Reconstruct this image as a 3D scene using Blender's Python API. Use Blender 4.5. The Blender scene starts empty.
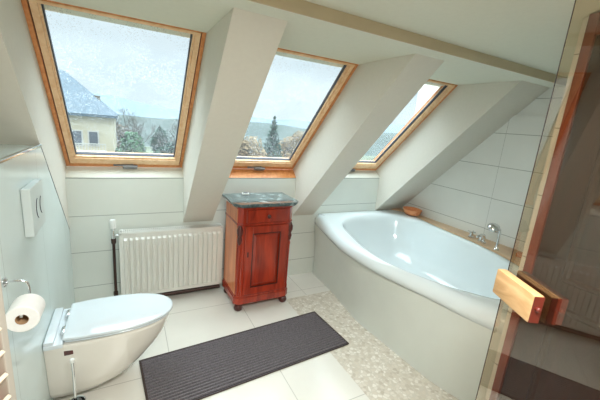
import bpy, bmesh, math, random
from mathutils import Vector, Matrix
random.seed(7)
PI = math.pi
col = bpy.context.scene.collection
scene = bpy.context.scene

# ------------------------------------------------------------------ materials
def srgb(r, g, b):
    def f(c):
        c /= 255.0
        return c/12.92 if c <= .04045 else ((c+.055)/1.055)**2.4
    return (f(r), f(g), f(b), 1)

def nm(name):
    m = bpy.data.materials.new(name); m.use_nodes = True
    nt = m.node_tree; nt.nodes.clear()
    out = nt.nodes.new('ShaderNodeOutputMaterial')
    b = nt.nodes.new('ShaderNodeBsdfPrincipled')
    nt.links.new(b.outputs[0], out.inputs[0])
    return m, nt, b, out

def coords(nt, scale=(1, 1, 1)):
    t = nt.nodes.new('ShaderNodeTexCoord'); mp = nt.nodes.new('ShaderNodeMapping')
    mp.inputs['Scale'].default_value = scale
    nt.links.new(t.outputs['Object'], mp.inputs[0])
    return mp.outputs[0]

def mth(nt, op, a, b=None, c=None):
    n = nt.nodes.new('ShaderNodeMath'); n.operation = op
    for i, v in enumerate((a, b, c)):
        if v is None: continue
        if isinstance(v, (int, float)): n.inputs[i].default_value = v
        else: nt.links.new(v, n.inputs[i])
    return n.outputs[0]

def noise(nt, vec, scale, detail=3, rough=.5):
    n = nt.nodes.new('ShaderNodeTexNoise'); n.inputs['Scale'].default_value = scale
    n.inputs['Detail'].default_value = detail; n.inputs['Roughness'].default_value = rough
    nt.links.new(vec, n.inputs['Vector']); return n.outputs['Fac']

def ramp(nt, fac, stops):
    r = nt.nodes.new('ShaderNodeValToRGB'); nt.links.new(fac, r.inputs[0])
    e = r.color_ramp.elements
    e[0].position, e[0].color = stops[0]; e[1].position, e[1].color = stops[-1]
    for p, c in stops[1:-1]:
        k = e.new(p); k.color = c
    return r.outputs[0]

def mixc(nt, fac, a, b):
    n = nt.nodes.new('ShaderNodeMix'); n.data_type = 'RGBA'
    if isinstance(fac, (int, float)): n.inputs[0].default_value = fac
    else: nt.links.new(fac, n.inputs[0])
    for i, v in ((6, a), (7, b)):
        if isinstance(v, tuple): n.inputs[i].default_value = v
        else: nt.links.new(v, n.inputs[i])
    return n.outputs[2]

def bump(nt, b, h, strength=.2, dist=.01):
    n = nt.nodes.new('ShaderNodeBump'); n.inputs['Strength'].default_value = strength
    n.inputs['Distance'].default_value = dist
    nt.links.new(h, n.inputs['Height']); nt.links.new(n.outputs[0], b.inputs['Normal'])

def plain(name, c, rough=.5, metal=0, var=.06, scale=6, coat=0, bmp=0, stretch=(1, 1, 1)):
    m, nt, b, out = nm(name)
    v = coords(nt, stretch); f = noise(nt, v, scale, 4)
    lo = tuple(max(0, x*(1-var)) for x in c[:3])+(1,); hi = tuple(min(1, x*(1+var)) for x in c[:3])+(1,)
    nt.links.new(ramp(nt, f, [(.3, lo), (.7, hi)]), b.inputs['Base Color'])
    b.inputs['Roughness'].default_value = rough; b.inputs['Metallic'].default_value = metal
    b.inputs['Coat Weight'].default_value = coat
    if bmp: bump(nt, b, f, bmp, .003)
    return m

def wood(name, dark, light, rough=.35, axis=(1, 1, .12), scale=22, coat=.2):
    m, nt, b, out = nm(name)
    v = coords(nt, axis)
    w = nt.nodes.new('ShaderNodeTexNoise'); w.inputs['Scale'].default_value = scale
    w.inputs['Detail'].default_value = 6; w.inputs['Distortion'].default_value = 1.2
    nt.links.new(v, w.inputs['Vector'])
    nt.links.new(ramp(nt, w.outputs['Fac'], [(.3, dark), (.72, light)]), b.inputs['Base Color'])
    b.inputs['Roughness'].default_value = rough; b.inputs['Coat Weight'].default_value = coat
    bump(nt, b, w.outputs['Fac'], .15, .002)
    return m

def joint(nt, comp, off, sp, w):
    a = mth(nt, 'SUBTRACT', comp, off); a = mth(nt, 'DIVIDE', a, sp)
    a = mth(nt, 'ADD', a, .5); a = mth(nt, 'FRACT', a); a = mth(nt, 'SUBTRACT', a, .5)
    a = mth(nt, 'ABSOLUTE', a); a = mth(nt, 'MULTIPLY', a, sp)
    return mth(nt, 'LESS_THAN', a, w)

def tiles(name, face, grout, hor, off_h, sp_h, off_z, sp_z, w=.0022, rough=.25, floor=False, pebble=False):
    m, nt, b, out = nm(name)
    v = coords(nt)
    s = nt.nodes.new('ShaderNodeSeparateXYZ'); nt.links.new(v, s.inputs[0])
    a = joint(nt, s.outputs[hor], off_h, sp_h, w)
    c = joint(nt, s.outputs[1 if floor else 2], off_z, sp_z, w)
    j = mth(nt, 'MAXIMUM', a, c)
    f = noise(nt, v, 2.5, 4)
    lo = tuple(x*.96 for x in face[:3])+(1,); hi = tuple(min(1, x*1.04) for x in face[:3])+(1,)
    base = ramp(nt, f, [(.3, lo), (.7, hi)])
    colr = mixc(nt, j, base, grout)
    h = mth(nt, 'SUBTRACT', 1, j)
    r = None
    if pebble:
        vo = nt.nodes.new('ShaderNodeTexVoronoi'); vo.inputs['Scale'].default_value = 40
        vo.inputs['Randomness'].default_value = .9
        nt.links.new(v, vo.inputs['Vector'])
        ve = nt.nodes.new('ShaderNodeTexVoronoi'); ve.inputs['Scale'].default_value = 40; ve.feature = 'DISTANCE_TO_EDGE'
        ve.inputs['Randomness'].default_value = .9
        nt.links.new(v, ve.inputs['Vector'])
        sc = nt.nodes.new('ShaderNodeSeparateColor'); nt.links.new(vo.outputs['Color'], sc.inputs[0])
        stone = ramp(nt, sc.outputs[0], [(0, srgb(194, 184, 166)), (.35, srgb(212, 203, 186)), (.7, srgb(220, 213, 199)), (1, srgb(234, 229, 218))])
        edge = mth(nt, 'LESS_THAN', ve.outputs['Distance'], .07)
        stone = mixc(nt, edge, stone, srgb(208, 201, 186))
        inx = mth(nt, 'GREATER_THAN', s.outputs[0], 1.27)
        iny = mth(nt, 'LESS_THAN', s.outputs[1], 2.43)
        mask = mth(nt, 'MULTIPLY', inx, iny)
        colr = mixc(nt, mask, colr, stone)
        hs = mth(nt, 'MULTIPLY', mth(nt, 'SUBTRACT', 1, edge), mask)
        h = mth(nt, 'ADD', mth(nt, 'MULTIPLY', h, mth(nt, 'SUBTRACT', 1, mask)), hs)
    nt.links.new(colr, b.inputs['Base Color'])
    b.inputs['Roughness'].default_value = rough
    bump(nt, b, h, .35, .002)
    return m

M = {}
M['paint'] = plain('white_paint', srgb(224, 224, 212), .75, var=.015, bmp=.03, scale=40)
M['ceil'] = plain('ceiling_paint', srgb(220, 221, 205), .8, var=.015, bmp=.03, scale=40)
M['batten'] = plain('batten_paint', srgb(202, 188, 158), .7, var=.04)
M['casing'] = plain('casing_paint', srgb(218, 214, 202), .75, var=.015, bmp=.03, scale=40)
M['tile_back'] = tiles('wall_tile_back', srgb(220, 225, 217), srgb(150, 156, 150), 0, -.41, 6.0, .182, .2965)
M['tile_left'] = tiles('wall_tile_left', srgb(214, 228, 226), srgb(170, 182, 179), 1, 2.05, .62, -3, 40.0, w=.0012, rough=.15)
M['tile_right'] = tiles('wall_tile_right', srgb(232, 234, 228), srgb(158, 160, 152), 1, 1.752, 6.0, .1985, .2965)
M['floor'] = tiles('floor_tile', srgb(226, 223, 213), srgb(190, 187, 176), 0, .213, .6435, 1.25, .6435, w=.0025, rough=.22, floor=True, pebble=True)
M['deck'] = plain('sand_tile', srgb(214, 182, 146), .35, var=.08, scale=12)
M['ceramic'] = plain('white_ceramic', srgb(212, 221, 225), .08, var=.01, coat=.6)
M['ceramic_warm'] = plain('white_ceramic_body', srgb(226, 222, 212), .1, var=.01, coat=.6)
M['acrylic'] = plain('tub_acrylic', srgb(226, 235, 236), .12, var=.01, coat=.5)
M['panel'] = plain('tub_panel', srgb(216, 221, 213), .3, var=.02)
M['plastic'] = plain('white_plastic', srgb(232, 234, 230), .3, var=.01)
M['radiator'] = plain('radiator_enamel', srgb(228, 228, 220), .35, var=.01)
M['chrome'] = plain('chrome', (.75, .76, .77, 1), .12, 1, var=.02)
M['steel'] = plain('grey_latch', srgb(140, 142, 144), .4, .3, var=.03)
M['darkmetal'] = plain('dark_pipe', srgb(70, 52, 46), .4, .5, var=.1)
M['pine'] = wood('pine_frame', srgb(204, 128, 72), srgb(230, 160, 100), .4)
M['pine_red'] = wood('pine_outer', srgb(170, 84, 38), srgb(214, 126, 66), .4)
M['pine_pale'] = wood('pine_sash', srgb(224, 178, 130), srgb(244, 212, 170), .4)
M['pine_mid'] = wood('pine_sash_wood', srgb(234, 188, 140), srgb(247, 212, 170), .4)
M['gasket'] = plain('gasket', srgb(62, 64, 74), .5)
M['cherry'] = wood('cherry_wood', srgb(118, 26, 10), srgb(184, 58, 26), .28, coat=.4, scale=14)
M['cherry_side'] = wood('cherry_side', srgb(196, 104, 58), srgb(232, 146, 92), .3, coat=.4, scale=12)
M['cherry_dark'] = wood('cherry_dark', srgb(52, 14, 12), srgb(92, 28, 20), .3, coat=.4)
M['mahog'] = wood('dark_wood', srgb(30, 13, 11), srgb(52, 22, 18), .6, coat=0)
M['redwood'] = wood('red_jamb', srgb(96, 38, 24), srgb(140, 66, 42), .35)
M['handle'] = wood('oak_handle', srgb(186, 142, 92), srgb(226, 188, 138), .5, axis=(.3, .3, 1), scale=30, coat=0)
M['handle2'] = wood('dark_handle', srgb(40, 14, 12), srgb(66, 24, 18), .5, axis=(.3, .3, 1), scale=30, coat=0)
M['louvre'] = wood('louvre_wood', srgb(150, 74, 42), srgb(196, 112, 70), .45)
M['stile'] = plain('louvre_stile', srgb(176, 170, 158), .5, var=.04)
M['slat'] = plain('louvre_slat', srgb(228, 212, 190), .5, var=.04)
M['paper'] = plain('paper', srgb(236, 236, 232), .9, var=.02, bmp=.1, scale=60)
M['card'] = plain('cardboard', srgb(176, 142, 106), .9, var=.05)
M['black'] = plain('black_hole', srgb(40, 30, 28), .7)
M['cap'] = wood('red_end_grain', srgb(84, 26, 18), srgb(112, 40, 28), .4)
M['bowl'] = wood('bowl_wood', srgb(230, 138, 84), srgb(246, 176, 122), .4)
M['soap'] = plain('orange_soap', srgb(206, 128, 70), .5)
M['plate'] = plain('plate_plastic', srgb(206, 216, 214), .25, var=.01)
M['lamp_shell'] = plain('lamp_shell', srgb(230, 230, 226), .4, var=.01)

def rug_mat():
    m, nt, b, out = nm('rug_fabric')
    v = coords(nt); f = noise(nt, v, 160, 2)
    g = noise(nt, v, 5, 3)
    c = ramp(nt, f, [(.3, srgb(84, 79, 82)), (.7, srgb(124, 118, 122))])
    c = mixc(nt, mth(nt, 'MULTIPLY', g, .25), c, srgb(100, 96, 102))
    s_ = nt.nodes.new('ShaderNodeSeparateXYZ'); nt.links.new(v, s_.inputs[0])
    dy = .444/19
    c = mixc(nt, joint(nt, s_.outputs[1], -.222+.91*dy, dy, dy*.14), c, srgb(54, 50, 54))
    nt.links.new(c, b.inputs['Base Color'])
    b.inputs['Roughness'].default_value = .9; bump(nt, b, f, .3, .002)
    return m
M['rug'] = rug_mat()
M['rug_edge'] = plain('rug_binding', srgb(66, 54, 50), .9, var=.15, scale=80)

def marble_mat():
    m, nt, b, out = nm('grey_marble')
    v = coords(nt)
    n1 = nt.nodes.new('ShaderNodeTexNoise'); n1.inputs['Scale'].default_value = 16; n1.inputs['Detail'].default_value = 8
    n1.inputs['Roughness'].default_value = .7; n1.inputs['Distortion'].default_value = .8
    nt.links.new(v, n1.inputs['Vector'])
    nt.links.new(ramp(nt, n1.outputs['Fac'], [(.32, srgb(44, 58, 60)), (.52, srgb(82, 98, 100)), (.60, srgb(120, 136, 136)), (.70, srgb(200, 206, 202))]), b.inputs['Base Color'])
    b.inputs['Roughness'].default_value = .08; b.inputs['Coat Weight'].default_value = .5
    return m
M['marble'] = marble_mat()

def rain_glass():
    m, nt, b, out = nm('rainy_glass'); nt.nodes.remove(b)
    v = coords(nt)
    vo = nt.nodes.new('ShaderNodeTexVoronoi'); vo.inputs['Scale'].default_value = 95; vo.inputs['Randomness'].default_value = 1
    nt.links.new(v, vo.inputs['Vector'])
    big = nt.nodes.new('ShaderNodeTexVoronoi'); big.inputs['Scale'].default_value = 42; nt.links.new(v, big.inputs['Vector'])
    d1 = mth(nt, 'LESS_THAN', vo.outputs['Distance'], .30)
    d2 = mth(nt, 'LESS_THAN', big.outputs['Distance'], .16)
    sc = nt.nodes.new('ShaderNodeSeparateColor'); nt.links.new(vo.outputs['Color'], sc.inputs[0])
    d1 = mth(nt, 'MULTIPLY', d1, mth(nt, 'GREATER_THAN', sc.outputs[1], .45))
    d = mth(nt, 'MAXIMUM', d1, d2)
    patch = noise(nt, v, 5, 2)
    d = mth(nt, 'MULTIPLY', d, mth(nt, 'GREATER_THAN', patch, .44))
    tr = nt.nodes.new('ShaderNodeBsdfTransparent'); tr.inputs[0].default_value = (.95, .97, .98, 1)
    df = nt.nodes.new('ShaderNodeBsdfTranslucent'); df.inputs[0].default_value = (.8, .85, .88, 1)
    gl = nt.nodes.new('ShaderNodeBsdfGlossy'); gl.inputs['Roughness'].default_value = .02
    fr = nt.nodes.new('ShaderNodeLayerWeight'); fr.inputs[0].default_value = .5
    mx = nt.nodes.new('ShaderNodeMixShader'); mx2 = nt.nodes.new('ShaderNodeMixShader')
    nt.links.new(mth(nt, 'ADD', mth(nt, 'MULTIPLY', d, .2), .02), mx.inputs[0])
    nt.links.new(tr.outputs[0], mx.inputs[1]); nt.links.new(df.outputs[0], mx.inputs[2])
    nt.links.new(mth(nt, 'ADD', mth(nt, 'MULTIPLY', mth(nt, 'POWER', fr.outputs['Facing'], 5.0), .7), .02), mx2.inputs[0]); nt.links.new(mx.outputs[0], mx2.inputs[1]); nt.links.new(gl.outputs[0], mx2.inputs[2])
    nt.links.new(mx2.outputs[0], out.inputs[0])
    return m
M['rain'] = rain_glass()

def bronze():
    m, nt, b, out = nm('bronze_glass'); nt.nodes.remove(b)
    tr = nt.nodes.new('ShaderNodeBsdfTransparent'); tr.inputs[0].default_value = (.93, .85, .73, 1)
    gl = nt.nodes.new('ShaderNodeBsdfGlossy'); gl.inputs['Roughness'].default_value = 0.0
    lw = nt.nodes.new('ShaderNodeLayerWeight'); lw.inputs[0].default_value = .5
    mx = nt.nodes.new('ShaderNodeMixShader')
    nt.links.new(mth(nt, 'ADD', mth(nt, 'MULTIPLY', mth(nt, 'POWER', lw.outputs['Facing'], 4.0), .8), .085), mx.inputs[0])
    nt.links.new(tr.outputs[0], mx.inputs[1]); nt.links.new(gl.outputs[0], mx.inputs[2])
    nt.links.new(mx.outputs[0], out.inputs[0])
    return m
M['bronze'] = bronze()

# ------------------------------------------------------------------ geometry helpers
def tag(o, label=None, cat=None, group=None, kind=None):
    if label: o['label'] = label
    if cat: o['category'] = cat
    if group: o['group'] = group
    if kind: o['kind'] = kind
    return o

def obj(name, bm, mat, parent=None, smooth=False, angle=.7):
    bmesh.ops.recalc_face_normals(bm, faces=bm.faces[:])
    me = bpy.data.meshes.new(name); bm.to_mesh(me); bm.free()
    if smooth:
        me.polygons.foreach_set('use_smooth', [True]*len(me.polygons)); me.set_sharp_from_angle(angle=angle)
    me.materials.append(mat)
    o = bpy.data.objects.new(name, me); col.objects.link(o)
    if parent: o.parent = parent
    return o

def empty(name, loc, rz=0):
    o = bpy.data.objects.new(name, None); col.objects.link(o)
    o.location = loc; o.rotation_euler = (0, 0, rz); o.empty_display_size = .05
    return o

def box(bm, c, s, rot=None, bev=0, mat=None):
    """box centred at c with full size s, optional Matrix rot about its centre"""
    g = bmesh.ops.create_cube(bm, size=1)
    vs = g['verts']
    for v in vs: v.co = Vector((v.co.x*s[0], v.co.y*s[1], v.co.z*s[2]))
    if bev:
        es = list({e for v in vs for e in v.link_edges})
        r = bmesh.ops.bevel(bm, geom=es, offset=bev, segments=2, profile=.6, affect='EDGES')
        vs = list({v for f in r['faces'] for v in f.verts} | {v for v in vs if v.is_valid})
    for v in vs:
        if rot: v.co = rot @ v.co
        v.co += Vector(c)
    return vs

def box2(bm, a, b, bev=0):
    return box(bm, [(a[i]+b[i])/2 for i in range(3)], [abs(b[i]-a[i]) for i in range(3)], bev=bev)

def prism(bm, pts, ax, a, b):
    """extrude polygon pts (2D in the other two axes, in order) along axis ax from a to b"""
    def mk(p, t):
        if ax == 0: return (t, p[0], p[1])
        if ax == 1: return (p[0], t, p[1])
        return (p[0], p[1], t)
    A = [bm.verts.new(mk(p, a)) for p in pts]; B = [bm.verts.new(mk(p, b)) for p in pts]
    bm.faces.new(A); bm.faces.new(B[::-1]); n = len(pts)
    for i in range(n): bm.faces.new((A[i], A[(i+1) % n], B[(i+1) % n], B[i]))

def rings(bm, R, close=True, cap0=True, cap1=True):
    V = [[bm.verts.new(p) for p in r] for r in R]
    n = len(R[0])
    for a, b in zip(V, V[1:]):
        for i in range(n if close else n-1):
            bm.faces.new((a[i], a[(i+1) % n], b[(i+1) % n], b[i]))
    if cap0: bm.faces.new(V[0][::-1])
    if cap1: bm.faces.new(V[-1])
    return V

def lathe(bm, prof, c=(0, 0, 0), n=28, M4=None, cap=True):
    R = []
    for r, z in prof:
        R.append([Vector((r*math.cos(2*PI*i/n), r*math.sin(2*PI*i/n), z)) for i in range(n)])
    for r in R:
        for i, p in enumerate(r):
            q = (M4 @ p) if M4 else p
            r[i] = q+Vector(c)
    rings(bm, R, True, cap, cap)

def tube(bm, pts, r, n=10, radii=None):
    pts = [Vector(p) for p in pts]; R = []
    up = Vector((.123, .31, .94)).normalized()
    for i, p in enumerate(pts):
        d = (pts[min(i+1, len(pts)-1)]-pts[max(i-1, 0)]).normalized()
        u = d.cross(up)
        if u.length < .05: u = d.cross(Vector((1, 0, 0)))
        u.normalize(); w = d.cross(u)
        rr = radii[i] if radii else r
        R.append([p+u*rr*math.cos(2*PI*k/n)+w*rr*math.sin(2*PI*k/n) for k in range(n)])
    rings(bm, R)

def catmull(P, n=8, closed=True):
    out = []; N = len(P)
    for i in range(N if closed else N-1):
        g = lambda k: Vector(P[k % N]) if closed else Vector(P[max(0, min(N-1, k))])
        a, b, c, d = g(i-1), g(i), g(i+1), g(i+2)
        for k in range(n):
            t = k/n
            out.append(.5*((2*b)+(c-a)*t+(2*a-5*b+4*c-d)*t*t+(-a+3*b-3*c+d)*t**3))
    if not closed: out.append(Vector(P[-1]))
    return out

def struct(name, bm, m):
    o = obj(name, bm, m); o['kind'] = 'structure'; return o

# ------------------------------------------------------------------ room shell
D = 2.862; XL = -1.2; XR = 3.0; YF = -1.6; WX = -.405; XI = 1.6; YI = .76
bm = bmesh.new(); box2(bm, (XL-.1, YF-.1, -.12), (XR+.1, D+.1, 0)); struct('floor', bm, M['floor'])
bm = bmesh.new(); box2(bm, (XL-.1, D, 0), (XR+.1, D+.28, 1.075)); struct('wall_back', bm, M['tile_back'])
bm = bmesh.new(); box2(bm, (XR, YI-.1, 0), (XR+.1, D, 2.3)); struct('wall_right', bm, M['tile_right'])
bm = bmesh.new(); box2(bm, (XL-.1, YF-.1, 0), (XL, D, 2.3)); struct('wall_left', bm, M['paint'])
bm = bmesh.new(); box2(bm, (XL, YF-.1, 0), (XR, YF, 2.116)); struct('wall_front', bm, M['paint'])
# inner partition whose face carries the dark wooden door
bm = bmesh.new(); box2(bm, (XI+.04, YF, 0), (XI+.14, YI, 2.116)); box2(bm, (XI+.04, YI-.1, 0), (XR, YI, 2.116)); struct('wall_inner', bm, M['tile_right'])
bm = bmesh.new()
prism(bm, [(1.375, 2.06), (2.25, 2.06), (2.25, 2.3), (YF-.1, 2.3), (YF-.1, 2.116), (1.375, 2.116)], 0, XL-.1, XR+.1)
struct('ceiling', bm, M['ceil'])
bm = bmesh.new(); box2(bm, (XL, 1.370, 2.060), (XR, 1.3749, 2.1155)); struct('trim_13', bm, M['batten'])  # thin tan strip over the upright face of the ceiling step
# tiled half wall behind the toilet
bm = bmesh.new()
prism(bm, [(1.0, 0), (D, 0), (D, .676), (2.172, 1.376), (1.0, 1.376)], 0, XL, WX)
struct('wall_left_half', bm, M['tile_left'])
# sloping casings between the skylights
casing = [(D, .678), (1.497, 2.06), (2.20, 2.06), (D+.27, 1.13), (D+.27, 1.075), (D, 1.075)]
for k, (a, b) in enumerate(((XL, WX), (.42, .675), (1.50, 1.748), (2.60, XR))):
    bm = bmesh.new(); prism(bm, casing, 0, a, b)
    struct('trim_%d' % (k+1), bm, M['casing'])
# lining strips under the windows
for k, (a, b, m) in enumerate(((WX, .42, 'paint'), (.675, 1.50, 'pine'), (1.748, 2.60, 'paint'))):
    bm = bmesh.new(); prism(bm, [(D-.002, 1.078), (D+.24, 1.078), (D+.24, 1.16), (D+.078, 1.147)], 0, a, b)
    struct('trim_%d' % (k+5), bm, M[m])
# dark joint between tile and reveal, metal edge along the half wall
bm = bmesh.new()
tube(bm, [(WX, D-.002, .680), (WX, 2.174, 1.378)], .002, 6); struct('trim_8', bm, M['gasket'])
bm = bmesh.new(); box2(bm, (WX-.012, 1.0, 1.372), (WX+.004, 2.18, 1.384), .002); struct('trim_9', bm, M['chrome'])
# raised tile lip at the corner strip of the right wall
bm = bmesh.new(); box2(bm, (XR-.014, YI, .70), (XR, 1.752, 1.84)); struct('trim_10', bm, M['tile_right'])

# ------------------------------------------------------------------ skylights
U = Vector((1, 0, 0)); V_ = Vector((0, -1, 1)).normalized(); N_ = Vector((0, -1, -1)).normalized()   # local +z faces the room
R3 = Matrix((U, V_, N_)).transposed()
def skylight(k, x0, x1):
    wd = x1-x0; H = 1.291
    org = Vector((x0, 4.087-1.147, 1.147))
    root = bpy.data.objects.new('window_%d' % k, None); col.objects.link(root)
    root.location = org; root.rotation_euler = R3.to_euler(); root.empty_display_size = .05
    root['kind'] = 'structure'
    def ring(name, u0, u1, v0, v1, ws, wb, wt, n0, n1, mat):
        bm = bmesh.new()
        box2(bm, (u0, v0, -n0), (u0+ws, v1, -n1), .002)
        box2(bm, (u1-ws, v0, -n0), (u1, v1, -n1), .002)
        box2(bm, (u0+ws, v0, -n0), (u1-ws, v0+wb, -n1), .002)
        box2(bm, (u0+ws, v1-wt, -n0), (u1-ws, v1, -n1), .002)
        return obj(name, bm, mat, root)
    ring('window_frame', .001, wd-.001, .001, H-.001, .022, .034, .012, .004, .12, M['pine_red'] if k == 0 else M['pine'])
    ring('rebate', .022, wd-.022, .034, H-.010, .010, .010, .010, .018, .06, M['redwood'])
    ring('window_sash', .030, wd-.030, .042, H-.012, .030, .060, .014, .000, .062, M['pine_mid'])
    ring('glazing_bead', .059, wd-.059, .101, H-.026, .011, .012, .009, .012, .064, M['pine_pale'])
    ring('gasket', .069, wd-.069, .112, H-.033, .007, .005, .005, .03, .054, M['gasket'])
    bm = bmesh.new(); box2(bm, (.068, .110, -.046), (wd-.068, H-.032, -.050)); obj('pane', bm, M['rain'], root)
    # latch
    bm = bmesh.new(); cx = wd*.5+(-.02 if k == 1 else 0)
    box2(bm, (cx-.085, .028, .012), (cx+.055, .040, -.002), .003)
    box2(bm, (cx-.02, .018, .030), (cx+.085, .050, .010), .006)
    lathe(bm, [(.014, .03), (.016, .02), (.014, 0)], (cx+.045, .034, 0), 12)
    obj('latch', bm, M['steel'], root, True)
skylight(1, WX, .42); skylight(2, .675, 1.50); skylight(3, 1.748, 2.60)

# ------------------------------------------------------------------ bathtub
def cp(P): return [tuple(v) for v in catmull([(x, y, 0) for x, y in P], 8)]
ctr = Vector((2.25, 1.8))
rear = [(2.84, 2.852), (2.93, 2.70), (2.905, 2.45), (2.87, 2.28), (2.82, 1.93), (2.78, 1.64), (2.70, 1.36), (2.58, 1.10), (2.45, .90), (2.33, .785)]
L_base = [(1.875, .785), (1.80, .995), (1.757, 1.16), (1.737, 1.37), (1.72, 1.62), (1.705, 1.92), (1.775, 2.44), (1.793, 2.852)]
L_seam = [(1.80, .785), (1.735, 1.02), (1.70, 1.25), (1.655, 1.45), (1.61, 1.70), (1.60, 2.04), (1.655, 2.36), (1.77, 2.852)]
L_lip = [(1.79, .785), (1.71, 1.02), (1.67, 1.25), (1.62, 1.45), (1.575, 1.70), (1.575, 2.04), (1.64, 2.36), (1.765, 2.852)]
L_top = [(1.84, .785), (1.745, 1.02), (1.705, 1.25), (1.65, 1.45), (1.60, 1.70), (1.605, 2.04), (1.675, 2.36), (1.80, 2.852)]
L_inn = [(2.20, .90), (1.97, .96), (1.82, 1.12), (1.73, 1.27), (1.665, 1.45), (1.635, 1.66), (1.665, 1.89), (1.735, 2.15), (1.83, 2.42), (1.99, 2.62), (2.25, 2.71),
         (2.50, 2.70), (2.70, 2.62), (2.80, 2.42), (2.78, 2.10), (2.73, 1.68), (2.64, 1.38), (2.48, 1.08)]
def densify(P, smooth_all=False):
    if smooth_all: return [Vector((v.x, v.y)) for v in catmull([(x, y, 0) for x, y in P], 10)]
    a = [Vector((v.x, v.y)) for v in catmull([(x, y, 0) for x, y in P], 10, False)]
    b = [Vector((v.x, v.y)) for v in catmull([(x, y, 0) for x, y in rear], 10, False)]
    return a+b
def radial(P, n=220):
    out = []
    m = len(P)
    for k in range(n):
        th = 2*PI*k/n; d = Vector((math.cos(th), math.sin(th))); best = 0
        for i in range(m):
            a = P[i]-ctr; b = P[(i+1) % m]-ctr; e = b-a
            den = d.x*e.y-d.y*e.x
            if abs(den) < 1e-9: continue
            t = (a.x*e.y-a.y*e.x)/den; s = (a.x*d.y-a.y*d.x)/den
            if t > 0 and -1e-6 <= s <= 1+1e-6: best = max(best, t)
        out.append(ctr+d*best)
    return out
rb, rs, rl, rt = [radial(densify(P)) for P in (L_base, L_seam, L_lip, L_top)]
ri = radial(densify(L_inn, True))
def at(P, z): return [(p.x, p.y, z) for p in P]
def mixp(P, Q, t): return [p.lerp(q, t) for p, q in zip(P, Q)]
def shrink(P, s, c=(2.2, 1.8)):
    c = Vector(c); return [c+(p-c)*s for p in P]
tub = empty('bathtub', (0, 0, 0))
tag(tub, 'large white bathtub with curved front panel, set against the tiled wall on the right', 'bathtub')
bm = bmesh.new()
rings(bm, [at(rb, .001), at(rb, .03), at(mixp(rb, rs, .06), .10), at(mixp(rb, rs, .2), .22), at(mixp(rb, rs, .5), .38), at(mixp(rb, rs, .82), .50), at(rs, .575)], True, False, False)
obj('front_panel', bm, M['panel'], tub, True)
bm = bmesh.new()
rings(bm, [at(shrink(rs, .996), .574), at(rs, .580), at(rl, .60), at(mixp(rl, rt, -.12), .635), at(mixp(rl, rt, .3), .668), at(rt, .686), at(mixp(rt, ri, .3), .692), at(mixp(rt, ri, .75), .692), at(mixp(rt, ri, .93), .688),
           at(ri, .680), at(shrink(ri, .982), .66), at(shrink(ri, .965), .62), at(shrink(ri, .93), .5), at(shrink(ri, .88), .38), at(shrink(ri, .80), .28), at(shrink(ri, .66), .225), at(shrink(ri, .4), .205), at(shrink(ri, .08), .20)], True, False, True)
obj('basin', bm, M['acrylic'], tub, True, 1.2)
bm = bmesh.new(); lathe(bm, [(.001, .0), (.035, .0), (.035, .006), (.028, .010), (.001, .010)], (2.2, 1.8, .199), 20); obj('drain', bm, M['chrome'], tub, True)
# deck between tub and wall
bm = bmesh.new()
cur = [(v.x+.006, v.y) for v in catmull([(x, y, 0) for x, y in rear], 6, False)]
cur[0] = (cur[0][0], D-.001); cur[-1] = (cur[-1][0], YI+.001)
prism(bm, cur+[(XR-.001, YI+.001), (XR-.001, D-.001)], 2, 0, .698)
struct('trim_11', bm, M['deck'])

# deck things
ZD = .698
bowl = empty('wooden_bowl', (2.90, 2.57, ZD+.001))
bm = bmesh.new()
lathe(bm, [(.07, 0), (.09, .008), (.106, .035), (.112, .062), (.116, .067), (.106, .065), (.096, .036), (.07, .016), (.001, .014)], (0, 0, 0), 32)
for v in bm.verts: v.co.x *= .8
obj('bowl_body', bm, M['bowl'], bowl, True)
bm = bmesh.new(); tube(bm, [(.092*math.cos(t), .115*math.sin(t), .066) for t in [2*PI*i/32 for i in range(33)]], .004, 8); obj('rim', bm, M['bowl'], bowl, True)
tag(bowl, 'small orange wooden bowl on the ledge in the corner behind the bathtub', 'bowl')

fa = empty('bath_mixer', (2.875, 1.80, ZD+.001), math.radians(80))
bm = bmesh.new()
lathe(bm, [(.024, 0), (.026, .006), (.018, .012), (.016, .05), (.018, .056), (.001, .058)], (0, 0, 0), 20); obj('valve_body', bm, M['chrome'], fa, True)
bm = bmesh.new()
for t in (0, 1, 2, 3): 
    a = t*PI/2+.4; tube(bm, [(0, 0, .05), (.035*math.cos(a), .035*math.sin(a), .055)], .006, 8)
obj('cross_handle', bm, M['chrome'], fa, True)
bm = bmesh.new(); lathe(bm, [(.022, 0), (.022, .01), (.012, .016), (.012, .04), (.001, .042)], (-.11, 0, 0), 20); tube(bm, [(-.11, 0, .045), (-.11, -.05, .05)], .006); obj('lever', bm, M['chrome'], fa, True)
tag(fa, 'chrome bath mixer with cross handle on the ledge beside the bathtub', 'faucet')
sp = empty('bath_spout', (2.85, 1.655, ZD+.001), 0)
bm = bmesh.new(); lathe(bm, [(.022, 0), (.022, .008), (.012, .014), (.012, .03)], (0, 0, 0), 18)
tube(bm, [(0, 0, .02), (0, 0, .05), (-.015, 0, .072), (-.05, 0, .080), (-.10, 0, .070), (-.11, 0, .055)], .011, 12); obj('spout_pipe', bm, M['chrome'], sp, True)
tag(sp, 'curved chrome bath spout standing between the mixer and the hand shower', 'faucet')
hs = empty('hand_shower', (2.79, 1.50, ZD+.001), 0)
bm = bmesh.new(); lathe(bm, [(.022, 0), (.022, .008), (.014, .016), (.011, .045), (.013, .05), (.001, .052)], (0, 0, 0), 18); obj('socket', bm, M['chrome'], hs, True)
bm = bmesh.new(); tube(bm, [(0, 0, .045), (.004, .004, .11), (.008, .006, .15), (.004, .012, .175), (-.004, .022, .190)], .009, 10, [.008, .008, .010, .012, .014]); obj('shower_handle', bm, M['chrome'], hs, True)
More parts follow.
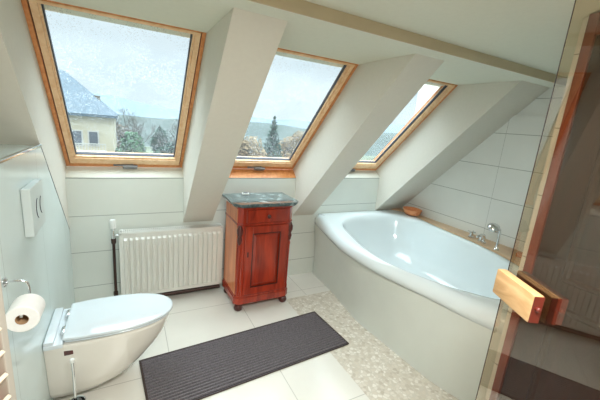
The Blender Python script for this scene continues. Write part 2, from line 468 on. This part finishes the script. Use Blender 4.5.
bm = bmesh.new()
rot = Matrix.Rotation(math.radians(200), 3, 'X') @ Matrix.Rotation(math.radians(25), 3, 'Y')
lathe(bm, [(.001, -.016), (.025, -.014), (.046, .0), (.050, .012), (.044, .017), (.001, .018)], (-.025, .048, .195), 24, rot); obj('shower_head', bm, M['chrome'], hs, True)
tag(hs, 'chrome hand shower with round head upright on the bathtub ledge', 'shower')
so = empty('soap_bar', (2.83, 1.30, ZD+.001), .2)
bm = bmesh.new(); box(bm, (0, 0, .02), (.06, .10, .04), bev=.012); obj('bar', bm, M['soap'], so, True)
tag(so, 'orange-brown block seen through the glass door on the bathtub ledge', 'soap')

# ------------------------------------------------------------------ radiator
rx0, rx1, rz0, rz1 = -.075, .745, .085, .648
rad = empty('radiator', ((rx0+rx1)/2, 2.80, 0)); ox = (rx0+rx1)/2
hw = (rx1-rx0)/2
bm = bmesh.new()
nfl = 19; pts = []
for i in range(nfl):
    u0 = -hw+.02+(2*hw-.04)*i/nfl; du = (2*hw-.04)/nfl
    for f_, d in ((.0, 0), (.18, 0), (.32, -.018), (.82, -.018), (.96, 0)): pts.append((u0+du*f_, d))
pts.append((hw-.02, 0))
zs = [(rz0+.012, .0), (rz0+.03, 0), (rz0+.045, 1), (rz1-.055, 1), (rz1-.04, 0), (rz1-.012, 0)]
R = [[(x, -.045+(d*s), z) for x, d in pts] for z, s in zs]
rings(bm, R, False, False, False)
# rim of the panel
box2(bm, (-hw, -.047, rz0), (hw, -.030, rz0+.014), .003); box2(bm, (-hw, -.047, rz1-.014), (hw, -.030, rz1), .003)
box2(bm, (-hw, -.047, rz0), (-hw+.022, -.030, rz1), .003); box2(bm, (hw-.022, -.047, rz0), (hw, -.030, rz1), .003)
obj('front_panel', bm, M['radiator'], rad, True, .4)
bm = bmesh.new(); box2(bm, (-hw+.005, .02, rz0+.005), (hw-.005, .035, rz1-.005), .003); obj('rear_panel', bm, M['radiator'], rad)
for s in (-1, 1):
    bm = bmesh.new(); box2(bm, (s*hw-.003, -.045, rz0+.01), (s*hw+.003, .04, rz1), .002); obj('side_cover', bm, M['radiator'], rad)
bm = bmesh.new()
box2(bm, (-hw, -.046, rz1), (hw, -.038, rz1+.006)); box2(bm, (-hw, .032, rz1), (hw, .040, rz1+.006))
for i in range(56):
    x = -hw+.01+(2*hw-.02)*i/55; box2(bm, (x-.003, -.038, rz1+.001), (x+.003, .032, rz1+.006))
obj('top_grille', bm, M['radiator'], rad)
bm = bmesh.new(); lathe(bm, [(.012, 0), (.012, .014), (.006, .018), (.001, .018)], (-hw+.02, -.01, rz1+.006), 14); obj('vent_cap', bm, M['plastic'], rad, True)
for s in (-1, 1):
    bm = bmesh.new(); box2(bm, (s*.28-.015, .035, .2), (s*.28+.015, .058, .6)); obj('bracket', bm, M['radiator'], rad)
tag(rad, 'white ribbed panel radiator on the wall between the toilet and the red cabinet', 'radiator')
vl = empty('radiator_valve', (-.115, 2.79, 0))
bm = bmesh.new(); lathe(bm, [(.016, .685), (.021, .69), (.022, .745), (.018, .757), (.001, .759)], (0, 0, 0), 18); obj('thermostat_head', bm, M['plastic'], vl, True)
bm = bmesh.new(); lathe(bm, [(.013, .60), (.016, .61), (.016, .64), (.012, .65), (.014, .685)], (0, 0, 0), 16); tube(bm, [(0, 0, .625), (.034, 0, .625)], .009)
obj('valve_body', bm, M['chrome'], vl, True)
bm = bmesh.new(); tube(bm, [(0, 0, .0), (0, 0, .10)], .010); tube(bm, [(0, 0, .10), (0, 0, .14)], .017); tube(bm, [(0, 0, .14), (0, 0, .57)], .011); lathe(bm, [(.014, .56), (.018, .565), (.018, .60), (.012, .605)], (0, 0, 0), 14)
obj('pipe', bm, M['darkmetal'], vl, True)
bm = bmesh.new(); tube(bm, [(0, .02, .035), (.86, .02, .035)], .018, 12); obj('supply_pipe', bm, M['darkmetal'], vl, True)  # dark bar added in place of the shade below the radiator
tag(vl, 'white thermostatic valve on a dark pipe at the left end of the radiator', 'valve')

# ------------------------------------------------------------------ cabinet
cb = empty('cabinet', (1.014, 2.565, 0), math.radians(.7))
W2, D2 = .243, .18
ZT = .93
bm = bmesh.new()
# carcass with canted front corners
c = .035
out_ = [(-W2, D2), (W2, D2), (W2, -D2+c), (W2-c, -D2), (-W2+c, -D2), (-W2, -D2+c)]
prism(bm, out_, 2, .10, ZT); obj('body', bm, M['cherry'], cb)
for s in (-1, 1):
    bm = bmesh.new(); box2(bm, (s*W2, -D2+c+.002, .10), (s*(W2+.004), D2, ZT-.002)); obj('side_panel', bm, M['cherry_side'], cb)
bm = bmesh.new()
o2 = [(x*1.055, y*1.06) for x, y in out_]
prism(bm, o2, 2, .07, .125); o3 = [(x*1.03, y*1.03) for x, y in out_]; prism(bm, o3, 2, .125, .145); obj('plinth', bm, M['cherry'], cb)
bm = bmesh.new(); prism(bm, [(x*1.04, y*1.04) for x, y in out_], 2, ZT-.022, ZT-.002)
prism(bm, [(x*1.03, y*1.03) for x, y in out_], 2, .772, .786)
obj('moulding', bm, M['cherry'], cb)
# drawer
dr_b = bmesh.new(); yf = -D2
box2(dr_b, (-.182, yf-.014, .795), (.182, yf+.002, .90), .004); dr = obj('drawer', dr_b, M['cherry'], cb)
bm = bmesh.new(); lathe(bm, [(.008, 0), (.008, .01), (.016, .018), (.017, .026), (.010, .032), (.001, .033)], (0, yf-.014, .848), 16, Matrix.Rotation(PI/2, 3, 'X')); obj('knob', bm, M['cherry_dark'], dr, True)
# door with raised panel
bm = bmesh.new()
x0, x1, z0, z1 = -.190, .190, .155, .765; sw = .066
y0 = yf-.016
box2(bm, (x0, y0, z0), (x0+sw, yf+.002, z1), .003); box2(bm, (x1-sw, y0, z0), (x1, yf+.002, z1), .003)
box2(bm, (x0+sw, y0, z0), (x1-sw, yf+.002, z0+sw), .003); box2(bm, (x0+sw, y0, z1-sw), (x1-sw, yf+.002, z1), .003)
dd = obj('door', bm, M['cherry'], cb)
bm = bmesh.new()
ax0, ax1, az0, az1 = x0+sw, x1-sw, z0+sw, z1-sw
def rr(e, y): return [(ax0+e, y, az0+e), (ax1-e, y, az0+e), (ax1-e, y, az1-e), (ax0+e, y, az1-e)]
rings(bm, [rr(0, yf-.002), rr(.006, yf-.004), rr(.03, yf-.011), rr(.034, yf-.011)], True, False, True)
obj('raised_panel', bm, M['cherry'], dd)
bm = bmesh.new()
for e0, e1, y in ((-.008, .004, yf-.019),):
    box2(bm, (ax0-.004, yf-.019, az0), (ax0+.005, yf-.010, az1), .002); box2(bm, (ax1-.005, yf-.019, az0), (ax1+.004, yf-.010, az1), .002)
    box2(bm, (ax0-.004, yf-.019, az0-.004), (ax1+.004, yf-.010, az0+.005), .002); box2(bm, (ax0-.004, yf-.019, az1-.005), (ax1+.004, yf-.010, az1+.004), .002)
obj('panel_moulding', bm, M['cherry_dark'], dd)
bm = bmesh.new(); box2(bm, (x0+.02, y0-.003, .50), (x0+.034, y0, .545), .001); obj('escutcheon', bm, M['cherry_dark'], dd)
# carved brackets and turned quarter columns
for s in (-1, 1):
    bm = bmesh.new()
    cx = s*(W2-.016); cy = -D2+.016
    lathe(bm, [(.004, .60), (.014, .615), (.02, .65), (.013, .675), (.024, .70), (.026, .735), (.016, .755), (.012, .768)], (cx, cy, 0), 14)
    obj('carved_bracket', bm, M['cherry_dark'], cb, True)
    bm = bmesh.new(); lathe(bm, [(.012, .15), (.014, .17), (.010, .19), (.010, .56), (.013, .58), (.008, .60)], (cx, cy, 0), 14); obj('corner_column', bm, M['cherry'], cb, True)
for sx in (-1, 1):
    for sy in (-1, 1):
        bm = bmesh.new(); lathe(bm, [(.020, .0), (.034, .012), (.038, .032), (.030, .052), (.018, .06), (.024, .071)], (sx*(W2-.032), sy*(D2-.022), 0), 20)
        obj('foot', bm, M['cherry_dark'], cb, True)
# marble top with ogee front corners
bm = bmesh.new()
W3, F3, B3 = .293, .222, .182; o = [(-W3, B3), (W3, B3)]
def cornerpts(s):
    return [(s*W3, -F3+.085), (s*(W3-.004), -F3+.06), (s*(W3-.018), -F3+.045), (s*(W3-.026), -F3+.028), (s*(W3-.045), -F3+.010), (s*(W3-.06), -F3)]
o += cornerpts(1)+cornerpts(-1)[::-1]
zs = [(ZT, .97), (ZT+.006, .985), (ZT+.012, 1), (ZT+.024, 1), (ZT+.028, .99)]
rings(bm, [[(x*s, y*s, z) for x, y in o] for z, s in zs]); obj('marble_top', bm, M['marble'], cb)
tag(cb, 'narrow red-brown wooden cabinet with grey marble top on bun feet between radiator and bathtub', 'cabinet')
rz = empty('soap_dish', (.915, 2.68, ZT+.029), math.radians(-8))
bm = bmesh.new(); box(bm, (0, 0, .008), (.062, .036, .016), bev=.004); obj('dish', bm, M['plastic'], rz, True)
bm = bmesh.new(); box(bm, (0, 0, .0175), (.04, .018, .004), bev=.0015); obj('dark_insert', bm, M['gasket'], rz)
tag(rz, 'tiny white box lying on the grey marble top of the cabinet', 'soap dish')

# ------------------------------------------------------------------ toilet
to = empty('toilet', (WX, 1.975, 0))
tag(to, 'white wall-hung toilet with closed lid on the tiled half wall', 'toilet')
def dshape(L, hw, x0, n=44, y=0, e=2.3, back=.8):
    """plan outline: straight back at x0, superelliptic nose at L"""
    out = []; xm = x0+(L-x0)*.36
    for i in range(n+1):
        t = -PI/2+PI*i/n
        cx, sy = math.cos(t), math.sin(t)
        px = xm+(L-xm)*(abs(cx)**(2/e)); py = hw*math.copysign(abs(sy)**(2/e), sy)
        out.append((px, py))
    out += [(xm-(xm-x0)*.5, hw*.985), (x0+.01, hw*.93), (x0, hw*.90), (x0, -hw*.90), (x0+.01, -hw*.93), (xm-(xm-x0)*.5, -hw*.985)]
    return out
def bowl_ring(z, L, hw, x0=0.001):
    return [(x, y, z) for x, y in dshape(L, hw, x0, e=2.2)]
bm = bmesh.new()
rings(bm, [bowl_ring(.045, .26, .11), bowl_ring(.052, .32, .130), bowl_ring(.09, .40, .148), bowl_ring(.15, .465, .157), bowl_ring(.22, .53, .164), bowl_ring(.28, .573, .170), bowl_ring(.33, .595, .176), bowl_ring(.375, .61, .182), bowl_ring(.392, .612, .184), bowl_ring(.398, .605, .180)])
obj('toilet_bowl', bm, M['ceramic_warm'], to, True, .9)
bm = bmesh.new(); box2(bm, (.002, -.180, .385), (.085, .180, .408), .006); box2(bm, (.002, -.172, .40), (.045, .172, .425), .008); obj('rear_shelf', bm, M['ceramic'], to, True, .5)
def slab(name, L, hw, x0, z0, z1, mat, r=.008, dome=0):
    bm = bmesh.new(); n = 0
    prof = [(r, z0), (.002, z0+r*.5), (0, z0+r), (0, z1-r), (.002, z1-r*.4), (r*.7, z1-.001), (r*2, z1)]
    R = []
    for e, z in prof: R.append([(x, y, z) for x, y in dshape(L-e, hw-e, x0+e, e=2.25)])
    cx = (L+x0)/2
    for s, dz in ((.8, .3), (.5, .75), (.2, 1)):
        R.append([(cx+(x-cx)*s, y*s, z1+dome*dz) for x, y in dshape(L-2*r, hw-2*r, x0+2*r, e=2.25)])
    rings(bm, R)
    return obj(name, bm, mat, to, True, .9)
slab('toilet_seat', .622, .184, .09, .402, .417, M['ceramic'])
slab('toilet_lid', .632, .194, .082, .420, .440, M['ceramic'], dome=.006)
for s in (-1, 1):
    bm = bmesh.new(); lathe(bm, [(.012, -.03), (.014, -.026), (.014, .026), (.012, .03)], (.078, s*.085, .423), 14, Matrix.Rotation(PI/2, 3, 'X')); obj('hinge', bm, M['chrome'], to, True)
bm = bmesh.new(); box2(bm, (.085, -.178, .335), (.125, -.156, .362), .003); obj('bolt_recess', bm, M['cherry_dark'], to)
# flush plate
fp = empty('flush_plate', (WX, 1.72, 1.125))
bm = bmesh.new(); box2(bm, (.001, 0, -.105), (.034, .235, .11), .004); obj('plate', bm, M['plate'], fp)
bm = bmesh.new()
for yy, r in ((.075, .045), (.145, .04)):
    tube(bm, [(.035, yy+r*(1-math.cos(t)), r*math.sin(t)*1.1) for t in [(-1.2+2.4*i/12) for i in range(13)]], .0016, 6)
obj('button_outline', bm, M['gasket'], fp)
tag(fp, 'white rectangular flush plate on the tiled half wall above the toilet', 'flush plate')
# paper holder and roll
ph = empty('toilet_paper_holder', (WX, 1.40, .965))
bm = bmesh.new(); lathe(bm, [(.001, 0), (.018, 0), (.018, .006), (.012, .012), (.001, .012)], (0, 0, 0), 20, Matrix.Rotation(PI/2, 3, 'Y')); obj('wall_plate', bm, M['chrome'], ph, True)
bm = bmesh.new(); tube(bm, [(.008, 0, 0), (.05, 0, 0), (.066, 0, -.008), (.07, 0, -.03), (.07, 0, -.065), (.07, -.01, -.078), (.07, -.12, -.078)], .005, 10); obj('arm', bm, M['chrome'], ph, True)
tag(ph, 'chrome toilet paper holder on the half wall at the left edge', 'paper holder')
pr = empty('toilet_paper_roll', (WX+.07, 1.285, .872))
rotx = Matrix.Rotation(-PI/2, 3, 'X')
bm = bmesh.new()
n = 40; R = []
for r, y in ((.019, 0), (.046, 0), (.049, .003), (.049, .092), (.046, .095), (.019, .095)):
    R.append([(r*math.cos(2*PI*i/n), y, r*math.sin(2*PI*i/n)) for i in range(n)])
rings(bm, R, True, False, False)
obj('paper', bm, M['paper'], pr, True, .5)
bm = bmesh.new(); R = []
for r, y in ((.019, .094), (.019, .001), (.0175, .001), (.0175, .094)):
    R.append([(r*math.cos(2*PI*i/n), y, r*math.sin(2*PI*i/n)) for i in range(n)])
rings(bm, R, True, False, False); obj('cardboard_tube', bm, M['card'], pr, True, .5)
tag(pr, 'white toilet paper roll hanging on the chrome holder', 'toilet paper')
# toilet brush
br = empty('toilet_brush', (-.275, 1.72, 0))
bm = bmesh.new(); lathe(bm, [(.044, .001), (.046, .006), (.046, .10), (.044, .103), (.040, .10), (.040, .01), (.001, .01)], (0, 0, 0), 24); obj('brush_holder', bm, M['chrome'], br, True)
bm = bmesh.new(); tube(bm, [(0, 0, .02), (0, 0, .345)], .006, 10); obj('rod', bm, M['chrome'], br, True)
bm = bmesh.new(); lathe(bm, [(.006, .34), (.011, .346), (.011, .362), (.001, .368)], (0, 0, 0), 14); obj('knob', bm, M['plastic'], br, True)
tag(br, 'slim chrome toilet brush with white knob standing beside the toilet', 'toilet brush')

# ------------------------------------------------------------------ rug
rg = empty('rug', (.742, 1.862, .001), math.radians(4.2))
bm = bmesh.new(); hx, hy = .700, .232
pts = [(-hy, 0)]
nr = 19
for i in range(nr):
    y = -hy+.010+(2*hy-.02)*i/nr; dy = (2*hy-.02)/nr
    for f_, z in ((.0, .001), (.2, .0115), (.62, .0115), (.82, .001)): pts.append((y+dy*f_, z))
pts += [(hy-.01, .006), (hy, .006), (hy, 0)]
pts.insert(1, (-hy, .006))
prism(bm, pts, 0, -hx+.012, hx-.012); obj('ribbed_pile', bm, M['rug'], rg)
bm = bmesh.new()
for s in (-1, 1):
    box2(bm, (s*hx-s*.014, -hy-.004, 0), (s*hx, hy+.004, .010), .002)
    box2(bm, (-hx+.014, s*hy-.004, 0), (hx-.014, s*hy+.006*s, .009), .002)
obj('binding', bm, M['rug_edge'], rg)
tag(rg, 'long dark grey ribbed rug lying on the floor tiles before the red cabinet', 'rug')

# ------------------------------------------------------------------ bronze glass door on the right
A = math.radians(28.4)
P0 = Vector((1.033, .506, 0)); dirv = Vector((math.sin(A), math.cos(A), 0))
gd = empty('glass_door', P0, -A)      # local -Y runs back along the pane, local +X away from the camera
LG = .80
bm = bmesh.new(); box2(bm, (0, -LG, .012), (.001, 0, 2.06)); obj('glass_pane', bm, M['bronze'], gd)
bm = bmesh.new(); box2(bm, (-.0005, 0, .012), (.0015, .0015, 2.06)); obj('edge_seal', bm, M['mahog'], gd)
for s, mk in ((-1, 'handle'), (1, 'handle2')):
    bm = bmesh.new()
    xo = -.036 if s < 0 else .026
    box2(bm, (xo, -.168, 1.143), (xo+.028, -.003, 1.222), .004)
    h = obj('handle', bm, M[mk], gd, True, .5)
    bm = bmesh.new(); box2(bm, (xo+.001, -.171, 1.145), (xo+.027, -.168, 1.220), .001); obj('end_cap', bm, M['cap'], h)
    bm = bmesh.new(); lathe(bm, [(.007, 0), (.007, .006), (.004, .009), (.001, .009)], (xo+.014, -.171, 1.186), 14, Matrix.Rotation(PI/2, 3, 'X')); obj('screw', bm, M['cap'], h, True)
    h['label'] = 'pale wooden block handle' if s < 0 else 'dark wooden block handle on the far side'
bm = bmesh.new()
for yy in (-.05, -.125): tube(bm, [(-.012, yy, 1.184), (.030, yy, 1.184)], .008, 12)
obj('handle_bolt', bm, M['chrome'], gd, True)
for z in (.28, 1.82):
    bm = bmesh.new(); box2(bm, (-.01, -LG-.03, z-.04), (.012, -LG+.05, z+.04), .003); obj('hinge', bm, M['chrome'], gd)
tag(gd, 'tall bronze glass door with wooden block handles standing open on the right', 'glass door')
# jamb carrying the hinges
e = P0-dirv*(LG+.06)
bm = bmesh.new(); box(bm, (e.x, e.y, 1.057), (.05, .06, 2.112), Matrix.Rotation(-A, 3, 'Z'), .003); struct('trim_12', bm, M['redwood'])

# dark wooden door in the inner partition
dr1 = empty('door_1', (XI+.04, .72, 0)); dr1['kind'] = 'structure'
bm = bmesh.new()
box2(bm, (-.05, -.035, 0), (-.001, .000, 2.11), .004); box2(bm, (-.05, -1.00, 0), (-.001, -.925, 2.11), .004); box2(bm, (-.05, -.925, 2.03), (-.001, -.035, 2.11), .004)
obj('door_frame', bm, M['redwood'], dr1)
bm = bmesh.new()
box2(bm, (-.035, -.925, .005), (-.001, -.035, 2.03), .002)
obj('door_leaf', bm, M['mahog'], dr1)
bm = bmesh.new()
for z0_, z1_ in ((.15, .95), (1.05, 1.92)):
    rr_ = lambda e_, x: [(x, -.82+e_, z0_+e_), (x, -.14-e_, z0_+e_), (x, -.14-e_, z1_-e_), (x, -.82+e_, z1_-e_)]
    rings(bm, [rr_(0, -.034), rr_(.008, -.044), rr_(.02, -.044), rr_(.03, -.037), rr_(.06, -.042)], True, False, True)
obj('door_panel', bm, M['mahog'], dr1)

# ------------------------------------------------------------------ louvred door at the left edge
B = math.radians(21)
ld = empty('louvred_door', (-.262, .90, 0), -B)
Ll = .55
bm = bmesh.new(); box2(bm, (-.03, -.020, .01), (0, 0, 1.34), .003); obj('stile', bm, M['stile'], ld)
bm = bmesh.new(); box2(bm, (-.03, -Ll, .01), (0, -Ll+.05, 1.34), .003); obj('stile', bm, M['louvre'], ld)
bm = bmesh.new(); box2(bm, (-.028, -Ll+.05, .01), (-.002, -.030, .09), .003); obj('rail', bm, M['louvre'], ld)
bm = bmesh.new(); box2(bm, (-.028, -Ll+.05, 1.26), (-.002, -.030, 1.34), .003); obj('rail', bm, M['louvre'], ld)
bm = bmesh.new(); box2(bm, (-.031, -Ll+.05, .09), (-.029, -.020, 1.26)); obj('backing', bm, M['louvre'], ld)
z = .14
while z < 1.24:
    bm = bmesh.new(); box(bm, (-.015, -.02-(Ll-.08)/2, z), (.010, Ll-.082, .055), Matrix.Rotation(math.radians(38), 3, 'Y'), .002)
    obj('slat', bm, M['slat'], ld); z += .062
tag(ld, 'brown wooden louvred shutter door at the far left edge', 'shutter')

# ------------------------------------------------------------------ added fill light, unseen above the camera
def fill_light(x, y, w, e, label):
    lo = empty('ceiling_lamp', (x, y, 2.116))
    bm = bmesh.new(); box2(bm, (-w/2, -w/2, -.03), (w/2, w/2, -.001), .005); obj('lamp_housing', bm, M['lamp_shell'], lo)
    L = bpy.data.lights.new('lamp_light', 'AREA'); L.shape = 'SQUARE'; L.size = w*.92; L.energy = e; L.color = (1.0, .985, .955)
    l = bpy.data.objects.new('lamp_light', L); col.objects.link(l); l.parent = lo; l.location = (0, 0, -.035)
    tag(lo, label, 'lamp')
fill_light(.35, .1, .6, 36, 'flat white ceiling lamp above the camera near the entrance')

# ------------------------------------------------------------------ outdoors
def haze(name, c, rough=1): return plain(name, c, rough, var=.12, scale=.05)
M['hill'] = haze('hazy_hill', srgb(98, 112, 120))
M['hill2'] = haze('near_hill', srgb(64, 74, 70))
M['field'] = plain('field', srgb(84, 92, 72), 1, var=.35, scale=.25)
M['stucco'] = plain('ochre_stucco', srgb(178, 168, 144), .9, var=.06, scale=.8)
M['slate'] = plain('slate_roof', srgb(66, 84, 96), .6, var=.2, scale=3)
M['wframe'] = plain('house_window', srgb(176, 172, 164), .7)
M['wglass'] = plain('house_glass', srgb(70, 76, 84), .1)
M['leaf'] = plain('leaf_green', srgb(52, 86, 54), .9, var=.4, scale=1.5)
M['leafd'] = plain('leaf_dark', srgb(40, 66, 54), .9, var=.4, scale=1.5)
M['leafo'] = plain('leaf_tan', srgb(132, 112, 84), .9, var=.3, scale=1.5)
M['leafb'] = plain('leaf_brown', srgb(98, 88, 74), .9, var=.35, scale=1.5)
M['twig'] = plain('twig', srgb(84, 78, 72), .9, var=.2)
M['bark'] = plain('bark', srgb(70, 62, 58), .9, var=.2)
GZ = -6.0
bm = bmesh.new(); box2(bm, (-300, 12, GZ-1), (400, 500, GZ)); o = struct('ground', bm, M['field'])
def ridge(name, Y, pts, depth, mat):
    bm = bmesh.new(); n = 0
    P = [(v.x, v.y) for v in catmull([(x, z, 0) for x, z in pts], 10, False)]
    R = []
    for k, (s, dy) in enumerate(((0, -depth), (.45, -depth*.5), (.8, -depth*.2), (1, 0), (.7, depth*.4), (0, depth))):
        R.append([(x, Y+dy, GZ+(z-GZ)*s*(1+.03*math.sin(x*.21+k))) for x, z in P])
    rings(bm, R, False, False, False); struct(name, bm, mat)
ridge('hill_far', 230, [(-160, 22), (-60, 18), (-31, 14), (-15, 9.3), (3, 7.6), (38, 3.4), (70, 3.6), (105, 4.4), (140, 6), (200, 9), (300, 12)], 60, M['hill'])
ridge('hill_near', 110, [(-90, 1), (-40, 0.5), (0, .0), (20, 0.4), (40, 1.4), (60, .4), (90, 1.5), (140, 2)], 30, M['hill2'])

def crown(bm, c, r, n, leaf, sq=1):
    for i in range(n):
        u = Vector((random.gauss(0, 1), random.gauss(0, 1), random.gauss(0, 1))).normalized()*(random.random()**.4)
        p = Vector(c)+Vector((u.x*r[0], u.y*r[1], u.z*r[2]))
        a = Vector((random.gauss(0, 1), random.gauss(0, 1), random.gauss(0, 1))).normalized(); b_ = a.orthogonal().normalized()
        s = leaf*random.uniform(.6, 1.4)
        bm.faces.new([bm.verts.new(p+a*s), bm.verts.new(p+b_*s*.6), bm.verts.new(p-a*s), bm.verts.new(p-b_*s*.6)])
def branches(bm, p, d, L, r, lvl):
    q = p+d*L; tube(bm, [p, (p+q)/2+Vector((random.uniform(-.05, .05)*L, 0, 0)), q], r, 5, [r, r*.8, r*.6])
    if lvl == 0: return
    for _ in range(3 if lvl > 1 else 4):
        nd = (d+Vector((random.gauss(0, .5), random.gauss(0, .5), random.gauss(.1, .3)))).normalized()
        branches(bm, p+d*L*random.uniform(.55, 1), nd, L*.68, r*.55, lvl-1)
def tree(name, x, y, h, rx, mat, label, kind='round', group=None):
    t = empty(name, (x, y, GZ))
    bm = bmesh.new()
    if kind == 'bare':
        branches(bm, Vector((0, 0, 0)), Vector((0, 0, 1)), h*.36, .16, 6); obj('branches', bm, M['twig'], t)
    else:
        tube(bm, [(0, 0, 0), (0, 0, h*.5), (0, 0, h*.9)], .18, 7, [.2, .14, .05]); obj('trunk', bm, M['bark'], t)
        bm = bmesh.new()
        if kind == 'fir':
            for k in range(14):
                f_ = k/13; crown(bm, (0, 0, h*(.18+.8*f_)), (rx*(1-f_)+.12, rx*(1-f_)+.12, h*.045), int(260*(1-f_)+50), .16)
        else:
            for k in range(9):
                u = Vector((random.uniform(-.6, .6)*rx, random.uniform(-.5, .5)*rx, h*random.uniform(.35, .8))); crown(bm, u, (rx*.5, rx*.5, h*.2), 330, .17)
        obj('foliage', bm, mat, t)
    tag(t, label, 'tree', group); return t
tree('leafy_tree', .1, 26, 6.3, 1.25, M['leaf'], 'bushy green tree right of the ochre house through the left skylight')
tree('leafy_tree', 3.3, 28, 6.0, 1.2, M['leafd'], 'darker green tree right of the bushy one through the left skylight')
tree('bare_tree', 4.6, 37, 8.0, 1.9, M['leafb'], 'bare tree right of the green trees in the left skylight', 'bare')
tree('leafy_tree', 7.4, 31, 5.8, 1.4, M['leafb'], 'brown-grey bush at the right edge of the left skylight')
tree('leafy_tree', -.9, 44, 6.8, 2.2, M['leafb'], 'brown tree half hidden beyond the house in the left skylight')
tree('bare_tree', 1.5, 41, 8.0, 1.7, M['leafb'], 'bare tree close beyond the green bush in the left skylight', 'bare')
tree('bare_tree', -.2, 55, 9.2, 1.9, M['leafb'], 'farthest bare tree beside the house roof in the left skylight', 'bare')
tree('leafy_tree', 4.0, 48, 6.6, 1.3, M['leafd'], 'dull green tree beyond the bare trees in the left skylight')
tree('bare_tree', 9.6, 66, 8.6, 1.9, M['leafb'], 'tall bare tree behind the green trees in the left skylight', 'bare')
tree('bare_tree', 6.6, 46, 8.2, 1.7, M['leafb'], 'bare tree at the right edge of the left skylight', 'bare')
tree('fir_tree', 15.4, 36, 8.2, 2.0, M['leafd'], 'dark fir tree in the middle of the second skylight', 'fir')
tree('leafy_tree', 11.6, 33, 6.6, 2.0, M['leafo'], 'tan-brown tree left of the fir in the second skylight')
tree('leafy_tree', 21.0, 42, 7.0, 2.4, M['leafo'], 'tan-brown tree right of the fir in the second skylight')

ho = empty('house', (-3.6, 33, GZ))
bm = bmesh.new(); box2(bm, (-3.2, -3, 0), (2.75, 3.2, 6.85)); obj('wall', bm, M['stucco'], ho)
bm = bmesh.new()
# hipped slate roof
e0 = [(-3.5, -3.3, 6.85), (3.0, -3.3, 6.85), (3.0, 3.5, 6.85), (-3.5, 3.5, 6.85)]
e1 = [(-3.5, -3.3, 7.05), (3.0, -3.3, 7.05), (3.0, 3.5, 7.05), (-3.5, 3.5, 7.05)]
e2 = [(-2.2, -.1, 10.2), (-.6, -.1, 10.2), (-.6, .3, 10.2), (-2.2, .3, 10.2)]
rings(bm, [e0, e1, e2]); obj('roof', bm, M['slate'], ho)
bm = bmesh.new(); box2(bm, (1.3, -1.0, 7.5), (1.8, -.6, 8.5)); obj('chimney', bm, M['leafb'], ho)
for x, z, w_, h_ in ((.3, 5.2, .55, 1.0), (1.35, 5.2, .55, 1.0), (-1.2, 5.2, .55, 1.0), (.3, 2.9, .55, 1.1), (1.35, 2.9, .55, 1.1), (-1.2, 2.9, .55, 1.1)):
    bm = bmesh.new(); box2(bm, (x-w_/2-.1, -3.06, z-h_/2-.1), (x+w_/2+.1, -3.0, z+h_/2+.1)); f_ = obj('window', bm, M['wframe'], ho)
    bm = bmesh.new(); box2(bm, (x-w_/2, -3.09, z-h_/2), (x+w_/2, -3.05, z+h_/2)); obj('pane', bm, M['wglass'], f_)
bm = bmesh.new(); box2(bm, (-.3, -4.2, 4.15), (2.2, -3.0, 4.3))
for i in range(14): box2(bm, (-.28+i*.187, -4.2, 4.3), (-.23+i*.187, -4.15, 4.85))
box2(bm, (-.3, -4.22, 4.85), (2.2, -4.13, 4.92)); obj('balcony', bm, M['wframe'], ho)
tag(ho, 'ochre house with blue-grey slate roof outside the left skylight', 'house')

# ------------------------------------------------------------------ sky (overcast: brighter overhead than near the horizon)
SKY_LOW, SKY_HIGH = .90, 8.0
w = bpy.data.worlds.new('World'); scene.world = w; w.use_nodes = True
nt = w.node_tree; nt.nodes.clear()
out = nt.nodes.new('ShaderNodeOutputWorld'); bg = nt.nodes.new('ShaderNodeBackground')
tc = nt.nodes.new('ShaderNodeTexCoord'); n = nt.nodes.new('ShaderNodeTexNoise'); n.inputs['Scale'].default_value = 2.2; n.inputs['Detail'].default_value = 5
mp = nt.nodes.new('ShaderNodeMapping'); mp.inputs['Scale'].default_value = (1, 1, 2.5)
nt.links.new(tc.outputs['Generated'], mp.inputs[0]); nt.links.new(mp.outputs[0], n.inputs['Vector'])
r = nt.nodes.new('ShaderNodeValToRGB'); nt.links.new(n.outputs['Fac'], r.inputs[0])
r.color_ramp.elements[0].position = .3; r.color_ramp.elements[0].color = (.60, .725, .775, 1)
r.color_ramp.elements[1].position = .75; r.color_ramp.elements[1].color = (.78, .87, .90, 1)
nt.links.new(r.outputs[0], bg.inputs[0]); sx = nt.nodes.new('ShaderNodeSeparateXYZ'); nt.links.new(tc.outputs['Generated'], sx.inputs[0])
mr = nt.nodes.new('ShaderNodeMapRange'); mr.interpolation_type = 'SMOOTHSTEP'
for i, v in enumerate((.48, .8, SKY_LOW, SKY_HIGH)): mr.inputs[i+1].default_value = v
nt.links.new(sx.outputs[2], mr.inputs[0]); nt.links.new(mr.outputs[0], bg.inputs[1])
nt.links.new(bg.outputs[0], out.inputs[0])

# ------------------------------------------------------------------ camera
yaw, pit, rol = [math.radians(v) for v in (28.74, 13.04, -5.03)]
sy, cy, sp_, cpp, sr, cr = math.sin(yaw), math.cos(yaw), math.sin(pit), math.cos(pit), math.sin(rol), math.cos(rol)
fw = Vector((sy*cpp, cy*cpp, -sp_)); rt_ = Vector((cy, -sy, 0)); dn = fw.cross(rt_)
r2 = rt_*cr+dn*sr; d2 = -rt_*sr+dn*cr
cam = bpy.data.cameras.new('camera'); cam.sensor_width = 36; cam.lens = 323.08*36/600; cam.clip_start = .01; cam.clip_end = 1000
co = bpy.data.objects.new('camera', cam); col.objects.link(co)
Mx = Matrix((r2, -d2, -fw)).transposed().to_4x4(); Mx.translation = Vector((0, 0, 1.6)); co.matrix_world = Mx
scene.camera = co
vs = scene.view_settings; vs.view_transform = 'Standard'; vs.look = 'None'; vs.gamma = 1; vs.use_curve_mapping = False
vs.exposure = .46
